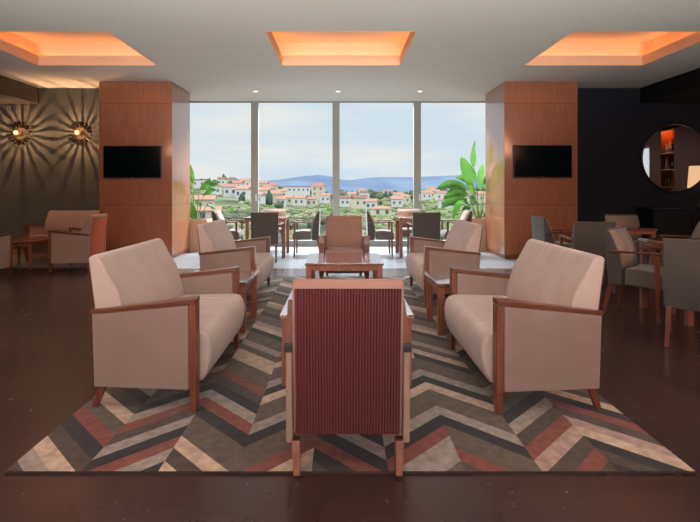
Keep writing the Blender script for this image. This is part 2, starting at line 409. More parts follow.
# ------------------------------------------------------------------ lounge seating
def make_lounge(name, e, M_f, M_panel, M_r, cat, M_side=None, M_cap=M_woodarm):
    """front is -Y. e = extra half width beyond a single armchair"""
    r = empty(name, (0,0,0)); r['category'] = cat
    M_side = M_side or M_f
    hb = .245+e
    # seat
    prof = [(.12,.14), (-.27,.135), (-.315,.15), (-.345,.20), (-.362,.27), (-.366,.34), (-.355,.395), (-.33,.428), (-.29,.440), (-.1,.438), (.12,.43)]
    bm = bmesh.new(); prism(bm, prof, -hb+.004, hb-.004)
    link('seat', bm, M_f, r, bevel=.022, seg=4, ang=50)
    # backrest
    prof = [(.268,.16), (.296,.55), (.334,.845), (.326,.858), (.308,.866), (.284,.860), (.266,.84), (.225,.76), (.165,.66), (.128,.54), (.105,.445), (.122,.41), (.122,.16)]
    bm = bmesh.new(); prism(bm, prof, -hb, hb)
    back = link('backrest', bm, M_f, r, bevel=.016, seg=3, ang=60)
    # ribbed rear cover
    bm = bmesh.new(); w = hb-.012; n = int(round(2*w/.0128)); st = 2*w/n
    for i in range(n):
        x0 = -w+i*st; x1 = x0+st; k = 5
        ring0, ring2, ring1 = [], [], []
        for j in range(k):
            t = j/(k-1); xx = x0+(x1-x0)*t; d = .006*math.sin(PI*t)
            ring0.append(bm.verts.new((xx, .270+d, .165))); ring2.append(bm.verts.new((xx, .298+d, .55))); ring1.append(bm.verts.new((xx, .334+d, .828)))
        for j in range(k-1):
            bm.faces.new((ring0[j], ring0[j+1], ring2[j+1], ring2[j])); bm.faces.new((ring2[j], ring2[j+1], ring1[j+1], ring1[j]))
    link('ribbed_cover', bm, M_r, back, smooth=False)
    for s in (-1, 1):
        xi, xr, xf = hb+.003, hb+.030, hb+.082
        X = lambda v: s*v
        # upholstered side panel
        bm = bmesh.new()
        hexa(bm, [(X(xi),-.262,.13), (X(xf-.006),-.262,.13), (X(xr),.285,.13), (X(xi),.285,.13)],
                 [(X(xi),-.262,.602), (X(xf-.006),-.262,.602), (X(xr),.298,.540), (X(xi),.298,.540)])
        link('side_panel', bm, M_side, r, bevel=.008, seg=3)
        # wooden arm rail
        bm = bmesh.new()
        hexa(bm, [(X(xi-.006),-.302,.606), (X(xf+.002),-.302,.606), (X(xr+.006),.262,.545), (X(xi-.002),.262,.545)],
                 [(X(xi-.006),-.304,.638), (X(xf+.004),-.304,.638), (X(xr+.008),.262,.568), (X(xi-.002),.262,.568)])
        arm = link('armrest', bm, M_woodarm, r, bevel=.005, seg=2)
        bm = bmesh.new()
        hexa(bm, [(X(xi-.002),.262,.545), (X(xr+.006),.262,.545), (X(xr+.006),.302,.540), (X(xi-.002),.302,.540)],
                 [(X(xi-.002),.262,.568), (X(xr+.008),.262,.568), (X(xr+.008),.302,.563), (X(xi-.002),.302,.563)])
        link('end_cap', bm, M_cap, arm)
        # front leg runs up to the arm, rear leg splays back
        bm = bmesh.new(); xc = (xi+xf)/2
        bar(bm, (X(xc),-.285,.13), (X(xc),-.284,.607), .064, .040, .074, .040)
        hexa(bm, [(X(xc-.018),-.302,0), (X(xc+.018),-.302,0), (X(xc+.018),-.272,0), (X(xc-.018),-.272,0)],
                 [(X(xc-.032),-.305,.13), (X(xc+.032),-.305,.13), (X(xc+.032),-.265,.13), (X(xc-.032),-.265,.13)])
        link('leg', bm, M_wood, r, bevel=.004)
        bm = bmesh.new()
        bar(bm, (X(hb-.02),.30,0), (X(hb-.012),.250,.135), .030, .030, .040, .046)
        link('leg', bm, M_wood, r, bevel=.003)
    return r

sofa = make_lounge('sofa', .26, M_taupe, M_taupe, M_rib, 'sofa', M_side=M_side)
zr = .012
G = 'two-seat sofas around the rug'
# facing +X  => rotate +90deg (local -Y -> +X)
place(sofa, (-1.105, 3.29, zr), PI/2, 'taupe two-seat sofa with wooden arms at the front left of the rug', G)
place(sofa, (1.155, 3.26, zr), -PI/2, 'taupe two-seat sofa with wooden arms at the front right of the rug', G)
place(sofa, (-1.22, 5.78, zr), PI/2, 'taupe two-seat sofa behind the left side table, facing the far coffee table', G)
place(sofa, (1.195, 5.79, zr), -PI/2, 'taupe two-seat sofa behind the right side table, facing the far coffee table', G)
loveseat = make_lounge('sofa', .25, M_chairfab, M_chairfab, M_riborange, 'sofa')
loveseat.location = (-5.0, 8.93, 0); loveseat['label'] = 'beige loveseat against the dark grey wall under the starburst sconces'

arm_red = make_lounge('armchair', 0, M_red, M_red, M_rib, 'armchair', M_side=M_chairfab, M_cap=M_dark)
arm_red.location = (.024, 2.40-.555+.0, zr); arm_red.rotation_euler = (0,0,PI)
arm_red.location = (.030, 2.432, zr); arm_red.scale = (.985, 1, .985)
arm_red['label'] = 'armchair with red striped ribbed back, nearest seat, turned away'
arm_far = make_lounge('armchair', .012, M_red, M_red, M_rib, 'armchair')
arm_far.location = (.042, 6.76, zr); arm_far['label'] = 'terracotta armchair facing the camera at the far end of the rug'
ac = make_lounge('armchair', 0, M_chairfab, M_chairfab, M_riborange, 'armchair')
place(ac, (-4.16, 7.79, 0), -PI/2, 'beige armchair with orange back panel beside the left wood pillar', 'armchairs in the left lounge corner')
place(ac, (-5.13, 6.87, 0), PI, 'beige armchair cut off by the left edge of the picture', 'armchairs in the left lounge corner')

# ------------------------------------------------------------------ low tables
def make_table(name, w, d, h, leg, M_t, M_l, cat, apron=.055, top=.03, inset=.012):
    r = empty(name); r['category'] = cat
    bm = bmesh.new(); box(bm, -w/2, w/2, -d/2, d/2, h-top, h); link('tabletop', bm, M_t, r, bevel=.004)
    a = inset
    bm = bmesh.new()
    for y0 in (-d/2+a+.004, d/2-a-.026): box(bm, -w/2+a+leg, w/2-a-leg, y0, y0+.022, h-top-apron, h-top)
    for x0 in (-w/2+a+.004, w/2-a-.026): box(bm, x0, x0+.022, -d/2+a+leg, d/2-a-leg, h-top-apron, h-top)
    link('apron', bm, M_l, r)
    for sx in (-1, 1):
        for sy in (-1, 1):
            cx, cy = sx*(w/2-a-leg/2), sy*(d/2-a-leg/2)
            bm = bmesh.new(); bar(bm, (cx,cy,0), (cx,cy,h-top), leg, leg); link('leg', bm, M_l, r, bevel=.003)
    return r
ct = make_table('coffee_table', .845, .84, .455, .055, M_tabletop, M_tableleg, 'coffee table')
place(ct, (.037, 3.50, zr), 0, 'square wooden coffee table directly in front of the nearest armchair', 'square coffee tables on the rug')
place(ct, (.035, 5.66, zr), 0, 'square wooden coffee table in the middle of the rug, before the terracotta armchair', 'square coffee tables on the rug')
st = make_table('side_table', .62, .62, .445, .055, M_tabletop, M_tableleg, 'side table')
place(st, (-1.125, 4.53, zr), 0, 'small square wooden side table between the two left sofas', 'side tables between the sofas')
place(st, (1.125, 4.46, zr), 0, 'small square wooden side table between the two right sofas', 'side tables between the sofas')
# round table in the left corner
rt = empty('round_table', (-5.12, 7.92, 0), 0, 'round low wooden table between the beige lounge seats at the left', 'table')
bm = bmesh.new(); lathe(bm, [(.39,.43), (.415,.44), (.415,.46), (.405,.465)], 40); link('tabletop', bm, wood('round_top', (120,66,40), (150,88,58), scale=(2,16,16), rough=.2), rt, smooth=False)
bm = bmesh.new(); lathe(bm, [(.33,.37), (.345,.37), (.345,.43), (.33,.43), (.33,.37)], 40, caps=False); link('apron', bm, M_tableleg, rt)
for a in range(4):
    x, y = .345*math.cos(PI/4+a*PI/2), .345*math.sin(PI/4+a*PI/2)
    bm = bmesh.new(); bar(bm, (x*1.03,y*1.03,0), (x,y,.43), .03,.03,.05,.05); link('leg', bm, M_tableleg, rt, bevel=.003)

# ------------------------------------------------------------------ dining chairs and tables
def make_dining():
    r = empty('dining_chair'); r['category'] = 'chair'
    hb = .238
    bm = bmesh.new()
    prism(bm, [(.085,.315), (-.22,.305), (-.245,.325), (-.255,.38), (-.245,.44), (-.215,.468), (-.05,.482), (.085,.475)], -hb+.004, hb-.004)
    link('seat', bm, M_grey, r, bevel=.014, seg=3, ang=50)
    front = [(.228,.845), (.185,.78), (.140,.68), (.108,.57), (.095,.476)]
    bm = bmesh.new()
    prism(bm, [(.235,.30), (.262,.852), (.252,.862), (.234,.858)] + [(y+.018, z) for y, z in front[1:]] + [(.113,.30)], -hb, hb)
    sh = link('backrest', bm, M_dgrey, r, bevel=.012, seg=3, ang=60)
    bm = bmesh.new()
    prism(bm, [(y+.0185, z) for y, z in front[1:]][::-1] + [(.2345,.846)] + [(.220,.845)] + front[1:], -hb+.004, hb-.004)
    link('back_cushion', bm, M_brown, sh, smooth=True)
    for s in (-1, 1):
        bm = bmesh.new(); bar(bm, (s*.205,.285,0), (s*.20,.215,.32), .028,.030,.040,.045); link('leg', bm, M_wood, r, bevel=.003)
        bm = bmesh.new(); bar(bm, (s*.262,-.215,0), (s*.262,-.205,.638), .028,.030,.036,.036); link('leg', bm, M_wood, r, bevel=.003)
        bm = bmesh.new()
        hexa(bm, [(s*.240,-.245,.638), (s*.290,-.245,.638), (s*.268,.215,.628), (s*.240,.215,.628)],
                 [(s*.240,-.245,.660), (s*.290,-.245,.660), (s*.268,.215,.650), (s*.240,.215,.650)])
        link('armrest', bm, M_woodarm, r, bevel=.006)
    return r
dc = make_dining()
# window tables
dt = make_table('dining_table', .76, .76, .74, .055, M_tabletop, M_tableleg, 'table', apron=.045)
place(dt, (-1.40, 9.43, 0), 0, 'square wooden dining table by the window, left of centre', 'dining tables by the window')
place(dt, (1.45, 9.40, 0), 0, 'square wooden dining table by the window, right of centre', 'dining tables by the window')
GW = 'dining armchairs by the window'
place(dc, (-1.325, 8.73, 0), PI, 'grey dining armchair turned away at the left window table', GW)
place(dc, (-1.40, 10.08, 0), 0, 'grey dining armchair behind the left window table, its back to the glass', GW)
place(dc, (-2.18, 9.50, 0), PI/2, 'grey dining armchair seen from the side, nearest the left planter', GW)
place(dc, (-.66, 9.45, 0), -PI/2, 'grey dining armchair seen from the side, right of the left window table', GW)
place(dc, (1.485, 8.73, 0), PI, 'grey dining armchair turned away at the right window table', GW)
place(dc, (1.42, 10.08, 0), 0, 'grey dining armchair behind the right window table, its back to the glass', GW)
place(dc, (.745, 9.45, 0), PI/2, 'grey dining armchair seen from the side, left of the right window table', GW)
place(dc, (2.22, 9.50, 0), -PI/2, 'grey dining armchair seen from the side, nearest the right planter', GW)
# right hand group
GR = 'dining armchairs in the dark right corner'
place(dt, (3.80, 6.85, 0), 0, 'square wooden dining table with a green menu in the dark right corner', 'dining tables in the dark right corner')
place(dt, (3.55, 4.86, 0), 0, 'square wooden dining table by the right edge of the picture', 'dining tables in the dark right corner')
place(dc, (3.15, 6.25, 0), PI-math.radians(8), 'grey dining armchair turned away between the front right sofa and the menu table', GR)
place(dc, (3.15, 7.22, 0), math.radians(90), 'grey dining armchair in front of the right pillar, facing the menu table', GR)
place(dc, (4.38, 7.48, 0), math.radians(-8), 'grey dining armchair facing the camera behind the menu table', GR)
place(dc, (4.40, 6.18, 0), math.radians(-100), 'grey dining armchair facing left in front of the black sideboard', GR)
place(dc, (3.02, 4.92, 0), math.radians(42), 'grey dining armchair angled toward the right edge table, its side to the camera', GR)
place(dc, (2.944, 3.98, 0), PI-math.radians(43), 'grey dining armchair nearest the right edge, back to the camera', GR)
# menu
bm = bmesh.new(); box(bm, -.11, .11, -.15, .15, 0, .004)
o = link('menu_card', bm, plain('green_card', (88,160,140), .4)); o.location = (3.78, 6.80, .741); o.rotation_euler = (0,0,.25)
tag(o, 'green menu card lying on the wooden dining table in the right corner', 'menu')

# ------------------------------------------------------------------ televisions
def tv(x0, x1, z0, z1, label):
    t = empty('television', ((x0+x1)/2, 8.879, z0), 0, label, 'television', 'wall televisions on the pillars')
    w = (x1-x0)/2; h = z1-z0
    bm = bmesh.new(); box(bm, -w, w, -.055, -.015, 0, h); link('bezel', bm, M_black, t, bevel=.004)
    bm = bmesh.new(); box(bm, -w+.012, w-.012, -.057, -.0545, .018, h-.012)
    m, nt, b = new_mat('screen_glass', .12, .2, lin((6,16,18))); link('screen', bm, m, t)
    bm = bmesh.new(); box(bm, -.15, .15, -.015, 0, h*.3, h*.7); link('wall_bracket', bm, M_black, t)
    bm = bmesh.new(); box(bm, -.025, .025, -.0575, -.055, .005, .012); link('maker_badge', bm, plain('badge', (150,150,150), .3), t)
tv(-4.286, -3.247, 1.461, 2.048, 'black flat television on the left wood pillar')
tv(3.116, 4.163, 1.472, 2.06, 'black flat television on the right wood pillar')

# ------------------------------------------------------------------ sconces
M_bronze = plain('dark_bronze', (52,38,28), .35, metal=.8)
M_brass = plain('pale_brass', (196,150,96), .25, metal=.9)
M_bulb = emit('sconce_bulb', (255,196,120), 4.5)
def sconce(x, z, label):
    t = empty('starburst_sconce', (x, WALLY, z), 0, label, 'wall lamp', 'starburst sconces on the dark grey wall')
    bm = bmesh.new(); lathe(bm, [(.055,0), (.055,.012), (.02,.02), (.012,.05)], 24)
    bmesh.ops.rotate(bm, verts=bm.verts, matrix=Matrix.Rotation(PI/2, 3, 'X')); link('wall_plate', bm, M_bronze, t)
    n = 18
    for i in range(n):
        a = 2*PI*(i+.5)/n; d = Vector((math.cos(a), 0, math.sin(a)))
        bm = bmesh.new()
        tube(bm, [d*.105+Vector((0,-.055,0)), d*.125+Vector((0,-.055,0)), d*.20+Vector((0,-.062,0)), d*.222+Vector((0,-.064,0)), d*.228+Vector((0,-.064,0))], [.007,.011,.013,.010,.004], 8)
        for v in bm.verts: v.co.y = -.075+(v.co.y+.058)*4.2
        link('petal', bm, M_bronze, t, smooth=True)
    bm = bmesh.new()
    for i in range(n):
        a = 2*PI*(i+.5)/n; d = Vector((math.cos(a), 0, math.sin(a)))
        tube(bm, [d*.045+Vector((0,-.19,0)), d*.08+Vector((0,-.175,0)), d*.108+Vector((0,-.12,0))], .0035, 5)
    bmesh.ops.recalc_face_normals(bm, faces=bm.faces)
    link('wire_cage', bm, M_brass, t, smooth=True)
    bm = bmesh.new(); bmesh.ops.create_uvsphere(bm, u_segments=20, v_segments=12, radius=.036, matrix=Matrix.Translation((0,-.20,0)))
    link('bulb', bm, M_bulb, t, smooth=True)
    bm = bmesh.new(); tube(bm, [(0,-.05,0), (0,-.085,0)], .016, 12); link('socket', bm, M_brass, t)
    L = bpy.data.lights.new('sconce_glow', 'POINT'); L.energy = 48; L.color = (1,.55,.27); L.shadow_soft_size = .008
    lo = bpy.data.objects.new('sconce_glow', L); COL.objects.link(lo); lo.location = (x, WALLY-.15, z)
sconce(-6.14, 2.335, 'left one of two brass starburst sconces with radiating petals on the dark grey wall')
sconce(-4.985, 2.335, 'starburst sconce nearer the left wood pillar, with dark radiating petals')

# ------------------------------------------------------------------ mirror, sideboard, lamp, bar shelves
t = empty('round_mirror', (6.436, WALLY, 1.864), 0, 'large round mirror in a dark frame on the midnight wall', 'mirror')
bm = bmesh.new(); lathe(bm, [(.64,.01), (.64,.02), (.3,.0201), (.001,.0202)], 64); bmesh.ops.rotate(bm, verts=bm.verts, matrix=Matrix.Rotation(PI/2, 3, 'X'))
m, nt, b = new_mat('mirror_silver', .015, .5, (.82,.8,.8,1), metal=1); link('mirror_glass', bm, m, t)
bm = bmesh.new(); lathe(bm, [(.635,0), (.665,0), (.668,.03), (.66,.045), (.642,.045), (.635,.03), (.635,0)], 64, caps=False); bmesh.ops.rotate(bm, verts=bm.verts, matrix=Matrix.Rotation(PI/2, 3, 'X'))
link('frame', bm, plain('mirror_frame', (46,26,24), .4), t, smooth=True)
t = empty('sideboard', (7.1, 9.1, 0), 0, 'long black sideboard against the midnight wall below the round mirror', 'sideboard')
bm = bmesh.new(); box(bm, -1.45, 1.45, -.24, .24, .08, .90); link('carcass', bm, M_black, t, bevel=.004)
bm = bmesh.new(); box(bm, -1.48, 1.48, -.26, .26, .90, .93); link('top', bm, plain('black_gloss_top', (30,26,24), .25), t, bevel=.004)
bm = bmesh.new(); box(bm, -1.4, 1.4, -.2, .2, 0, .08); link('plinth', bm, M_black, t)
for i in range(4):
    bm = bmesh.new(); x = -1.44+i*.72; box(bm, x+.005, x+.715, -.258, -.241, .1, .885); d = link('door', bm, M_black, t, bevel=.003)
    bm = bmesh.new(); box(bm, x+(.66 if i % 2 == 0 else .04), x+(.68 if i % 2 == 0 else .06), -.275, -.259, .6, .75); link('handle', bm, M_bronze, d)
def lamp(loc, label):
    t = empty('table_lamp', loc, 0, label, 'lamp')
    bm = bmesh.new(); lathe(bm, [(.09,0), (.09,.015), (.03,.03), (.045,.12), (.05,.2), (.015,.3), (.01,.37)], 24); link('base', bm, M_bronze, t, smooth=True)
    bm = bmesh.new(); seg = 32
    a = [bm.verts.new((.2*math.cos(2*PI*k/seg), .2*math.sin(2*PI*k/seg), .36)) for k in range(seg)]
    c = [bm.verts.new((.17*math.cos(2*PI*k/seg), .17*math.sin(2*PI*k/seg), .80)) for k in range(seg)]
    for k in range(seg): bm.faces.new((a[k], a[(k+1)%seg], c[(k+1)%seg], c[k]))
    link('lamp_shade', bm, emit('lamp_shade_glow', (250,200,150), 1.1), t, smooth=True)
    L = bpy.data.lights.new('lamp_glow', 'POINT'); L.energy = 9; L.color = (1,.66,.36); L.shadow_soft_size = .06
    lo = bpy.data.objects.new('lamp_glow', L); COL.objects.link(lo); lo.location = (loc[0], loc[1], loc[2]+.62)
lamp((7.16, 9.07, .93), 'table lamp with cream shade on the black sideboard, seen in the round mirror')

# bar niche in the right side wall
t = empty('bar_shelves', (RX+.01, 5.335, .9), 0, 'lit wooden bar shelf unit with bottles reflected in the round mirror', 'shelf')
M_niche = wood('niche_wood', (150,70,26), (190,96,40))
bm = bmesh.new(); box(bm, .30, .32, -.285, .285, 0, 2.15); box(bm, 0, .30, -.285, -.27, 0, 2.15); box(bm, 0, .30, .27, .285, 0, 2.15); box(bm, 0,.3,-.27,.27,2.13,2.15); box(bm, 0,.015,-.27,.27,1.99,2.13); link('cabinet_body', bm, M_niche, t)
SZ = [0.0, .42, .9, 1.36]
for z in SZ:
    bm = bmesh.new(); box(bm, 0, .30, -.27, .27, z, z+.02); link('shelf', bm, M_niche, t)
L = bpy.data.lights.new('niche_glow', 'POINT'); L.energy = 7; L.color = (1,.6,.3); L.shadow_soft_size = .04
lo = bpy.data.objects.new('niche_glow', L); COL.objects.link(lo); lo.location = (RX+.12, 5.335, 2.97)
bc = [((40,90,50),'green'), ((210,190,150),'clear'), ((90,40,20),'brown'), ((150,60,30),'amber'), ((225,225,225),'white')]
ordn = ['first','second','third','fourth']
for si, z in enumerate(SZ):
    for bi in range(4):
        c, cn = bc[(si*2+bi*3) % 5]
        y = -.2+bi*.133; hs = .26+.05*((bi+si) % 3)
        m, nt, b = new_mat('bottle_glass', .08, .6, lin(c))
        t = empty('bottle', (RX+.12, 5.335+y, .9+z+.02), 0, '%s glass bottle, %s along the %s bar shelf from the bottom' % (cn, ordn[bi], ordn[si]), 'bottle', 'bottles on the bar shelves')
        bm = bmesh.new(); lathe(bm, [(.03,0), (.038,.005), (.038,hs*.6), (.014,hs*.75), (.013,hs)], 12); link('glass_body', bm, m, t, smooth=True)
        bm = bmesh.new(); lathe(bm, [(.015,hs), (.015,hs+.03)], 10); link('cap', bm, M_dark, t)

# ------------------------------------------------------------------ planters and plants
M_planter = plain('planter_paint', (196,158,126), .45, var=.04)
M_soil = plain('soil', (50,38,30), .95)
def leafmat(name, c1, c2):
    m, nt, b = new_mat(name, .6, .3)
    noise_color(nt, b, lin(c1), lin(c2), scale=(1,1,1), ns=7)
    b.inputs['Subsurface Weight'].default_value = 0
    # thin leaves let light through
    tl = N(nt, 'ShaderNodeBsdfTranslucent'); tl.inputs[0].default_value = lin((76,116,50))
    mx = N(nt, 'ShaderNodeMixShader'); mx.inputs[0].default_value = .45
    out = nt.nodes['Material Output']
    nt.links.new(b.outputs[0], mx.inputs[1]); nt.links.new(tl.outputs[0], mx.inputs[2]); nt.links.new(mx.outputs[0], out.inputs[0])
    return m
M_leaf = leafmat('leaf_green', (44,92,40), (78,128,60))
M_leafb = leafmat('leaf_yellow', (150,120,50), (120,150,60))
M_stem = plain('leaf_stalk', (110,140,60), .5)
def planter(name, x0, x1, y0, y1, h, label):
    t = empty(name, ((x0+x1)/2, (y0+y1)/2, 0), 0, label, 'planter'); w = (x1-x0)/2; d = (y1-y0)/2
    bm = bmesh.new(); k = .03
    box(bm, -w, w, -d, -d+k, 0, h); box(bm, -w, w, d-k, d, 0, h); box(bm, -w, -w+k, -d+k, d-k, 0, h); box(bm, w-k, w, -d+k, d-k, 0, h); box(bm, -w+k, w-k, -d+k, d-k, 0, .05)
    link('box', bm, M_planter, t)
    bm = bmesh.new(); box(bm, -w+k, w-k, -d+k, d-k, .05, h-.04); link('soil', bm, M_soil, t)
def leaf(parent, base, mid, p0, ctrl, tip, width, side, mat):
    """stalk base->mid->p0, blade along bezier p0-ctrl-tip; side = direction of the blade's width"""
    bm = bmesh.new(); B = [Vector(v) for v in (base, mid, p0)]
    pts = [(1-t)**2*B[0]+2*t*(1-t)*B[1]+t*t*B[2] for t in [i/8 for i in range(9)]]
    tube(bm, pts, [.011-.006*i/8 for i in range(9)], 6); st = link('stalk', bm, M_stem, parent, smooth=True)
    P = [Vector(v) for v in (p0, ctrl, tip)]; side = Vector(side).normalized(); n = 14; rows = []
    bm = bmesh.new()
    for i in range(n+1):
        t = i/n; c = (1-t)**2*P[0]+2*t*(1-t)*P[1]+t*t*P[2]
        tan = ((1-t)*(P[1]-P[0])+t*(P[2]-P[1])).normalized()
        s = (side-tan*side.dot(tan)).normalized(); nn = s.cross(tan)
        w = width*(math.sin(PI*min(1, t**.75))**.75)*.5 + .001
        wv = .012*math.sin(9*t+width*40)
        rows.append([bm.verts.new(c+s*w*k+nn*(abs(k)*w*.25+wv*abs(k)*(1 if k > 0 else -1))) for k in (-1,-.5,0,.5,1)])
    for i in range(n):
        for k in range(4): bm.faces.new((rows[i][k], rows[i][k+1], rows[i+1][k+1], rows[i+1][k]))
    link('leaf', bm, mat, parent, smooth=True)
planter('planter', -3.25, -2.72, 9.95, 10.45, .64, 'tall beige planter box beside the left pillar at the window')
planter('planter', 2.62, 3.15, 10.08, 10.55, .66, 'tall beige planter box beside the right pillar at the window')
pl = empty('potted_plant', (2.84, 10.3, .6), 0, 'bird of paradise plant with broad green leaves beside the right pillar', 'plant')
def P(px, py, d=10.3): return ((px-341)/490*d - 2.84, d-10.3, 1.25+(190-py)*d/490 - .6)
spec = [ # stalk start px, blade start, ctrl, tip (px,py), width, depth, side
 ((479,),(474,168),(471,154),(475,141),.13,10.35,(1,.3,0)),
 ((478,),(473,185),(466,170),(461,157),.30,10.2,(1,.2,.5)),
 ((477,),(466,188),(450,180),(436,190),.20,10.15,(.15,.5,1)),
 ((477,),(468,196),(455,188),(443,200),.20,10.05,(.15,.5,1)),
 ((478,),(466,200),(452,196),(441,210),.24,10.25,(.3,.5,1)),
 ((478,),(468,203),(458,200),(453,219),.20,10.1,(1,.5,.4)),
 ((480,),(481,190),(478,175),(483,163),.20,10.4,(1,.5,0)),
 ((481,),(484,184),(490,172),(492,160),.18,10.3,(1,.6,0)),
 ((478,),(474,195),(468,182),(465,176),.18,10.45,(1,.4,.2)),
 ((479,),(470,210),(466,206),(463,222),.17,10.0,(1,.4,.2)),
 ((478,),(472,184),(464,176),(456,178),.18,10.4,(.3,.4,1)),
 ((480,),(477,206),(470,196),(466,205),.14,10.35,(.5,1,.2)),
]
for s, a, c, tp, w, d, sd in spec:
    b0 = P(s[0], 222, 10.3); b0 = (b0[0], b0[1], 0.0)
    p0 = P(a[0], a[1], d); mid = ((b0[0]+p0[0])/2+.03, (b0[1]+p0[1])/2, p0[2]*.6)
    leaf(pl, b0, mid, p0, P(c[0], c[1], d), P(tp[0], tp[1], d-.1), w, sd, M_leaf)
pl = empty('potted_plant', (-2.95, 10.2, .58), 0, 'sparse leafy green plant with bare stems beside the left pillar', 'plant')
def P(px, py, d=10.2): return ((px-341)/490*d + 2.95, d-10.2, 1.25+(190-py)*d/490 - .58)
spec = [
 (196,(199,190),(207,180),(219,185),.19,10.1,(.1,.5,1),M_leaf),
 (197,(203,196),(208,188),(218,190),.15,10.25,(.1,.5,1),M_leaf),
 (195,(192,190),(188,176),(187,164),.13,10.3,(1,.5,0),M_leafb),
 (194,(193,184),(191,172),(190,164),.10,10.1,(1,.5,0),M_leaf),
 (196,(193,205),(191,212),(195,221),.16,10.05,(1,.4,0),M_leaf),
 (198,(207,204),(212,203),(216,212),.12,10.1,(.3,1,.3),M_leaf),
 (195,(191,196),(188,194),(186,205),.12,10.2,(.5,1,0),M_leaf),
 (197,(200,208),(196,200),(193,202),.10,10.3,(.5,1,.5),M_leaf),
]
for s, a, c, tp, w, d, sd, mt in spec:
    b0 = P(s, 222, 10.2); b0 = (b0[0], b0[1], 0.0)
    p0 = P(a[0], a[1], d); mid = ((b0[0]+p0[0])/2+.02, (b0[1]+p0[1])/2, p0[2]*.6)
    leaf(pl, b0, mid, p0, P(c[0], c[1], d), P(tp[0], tp[1], d-.05), w, sd, mt)

# ------------------------------------------------------------------ outside: terrain, town, mountains
def interp(tab, x):
    if x <= tab[0][0]: return tab[0][1]
    for (a, va), (b, vb) in zip(tab, tab[1:]):
        if x <= b: return va+(vb-va)*(x-a)/(b-a)
    return tab[-1][1]
CEN = [(20,-5), (40,-4.4), (60,-4.9), (100,-6.4), (150,-7.2), (220,-7.4), (320,-6.6), (450,-5.0), (600,-3.2), (700,-6), (900,-25)]
LEF = [(20,-5), (40,-4.4), (60,-4.6), (100,-4.8), (150,-3.0), (220,-0.5), (320,4.0), (420,8.5), (500,8), (600,2), (900,-25)]
RIG = [(20,-5), (40,-4.4), (60,-4.9), (100,-6.4), (150,-7.0), (220,-6.4), (320,-4.6), (450,-1.5), (560,0), (700,-6), (900,-25)]
def tz(x, y):
    a = x/max(y,1)
    wl = min(1, max(0, (-a-.06)/.18)); wr = min(1, max(0, (a-.12)/.1))
    wl = wl*wl*(3-2*wl); wr = wr*wr*(3-2*wr)
    z = interp(CEN, y)*(1-wl-wr)+interp(LEF, y)*wl+interp(RIG, y)*wr
    z += (noise.noise(Vector((x*.02, y*.02, 1)))*.9+noise.noise(Vector((x*.006, y*.006, 4)))*1.2)*min(1, y/200)
    return z
bm = bmesh.new(); ys = [20*(1.045**i) for i in range(88)]; na = 90; rows = []
for y in ys:
    rows.append([bm.verts.new((y*(-.62+1.24*k/na), y, tz(y*(-.62+1.24*k/na), y))) for k in range(na+1)])
for i in range(len(ys)-1):
    for k in range(na): bm.faces.new((rows[i][k], rows[i][k+1], rows[i+1][k+1], rows[i+1][k]))
m, nt, b = new_mat('hillside_grass', 1, 0)  # distance haze is put into these duller, low-contrast colours
tc, mp, nz, cr = noise_color(nt, b, lin((66,72,60)), lin((116,116,98)), scale=(1,1,1), ns=.06, detail=14, lo=.40, hi=.60)
x = cr.color_ramp.elements.new(.5); x.color = lin((94,96,78)); x = cr.color_ramp.elements.new(.55); x.color = lin((104,126,78))
terrain = link('terrain', bm, m, smooth=True); terrain['kind'] = 'structure'

RIDGE = [(100,184), (190,183), (236,181.5), (262,181), (280,179.5), (300,176.5), (318,174.8), (330,176), (340,179.6), (350,180), (365,178.2), (380,177), (410,177), (440,176), (462,175), (490,176), (600,178)]
bm = bmesh.new(); D1 = 1900; rows = [[], [], [], []]
for k in range(161):
    px = 80+k*3.5; r = interp(RIDGE, px)+.25*noise.noise(Vector((px*.2,0,0)))
    a = (px-341)/490
    for i, (d, py) in enumerate(((1300, 197), (1500, 192), (1700, (192+r*2)/3+1.5*noise.noise(Vector((px*.05,3,0)))), (D1, r))):
        rows[i].append(bm.verts.new((a*d, d, 1.25+(190-py)*d/490)))
for i in range(3):
    for k in range(160): bm.faces.new((rows[i][k], rows[i][k+1], rows[i+1][k+1], rows[i+1][k]))
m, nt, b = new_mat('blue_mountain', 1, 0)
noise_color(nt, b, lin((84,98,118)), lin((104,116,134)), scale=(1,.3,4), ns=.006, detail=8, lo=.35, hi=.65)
mo = link('mountains', bm, m, smooth=True); mo['kind'] = 'structure'

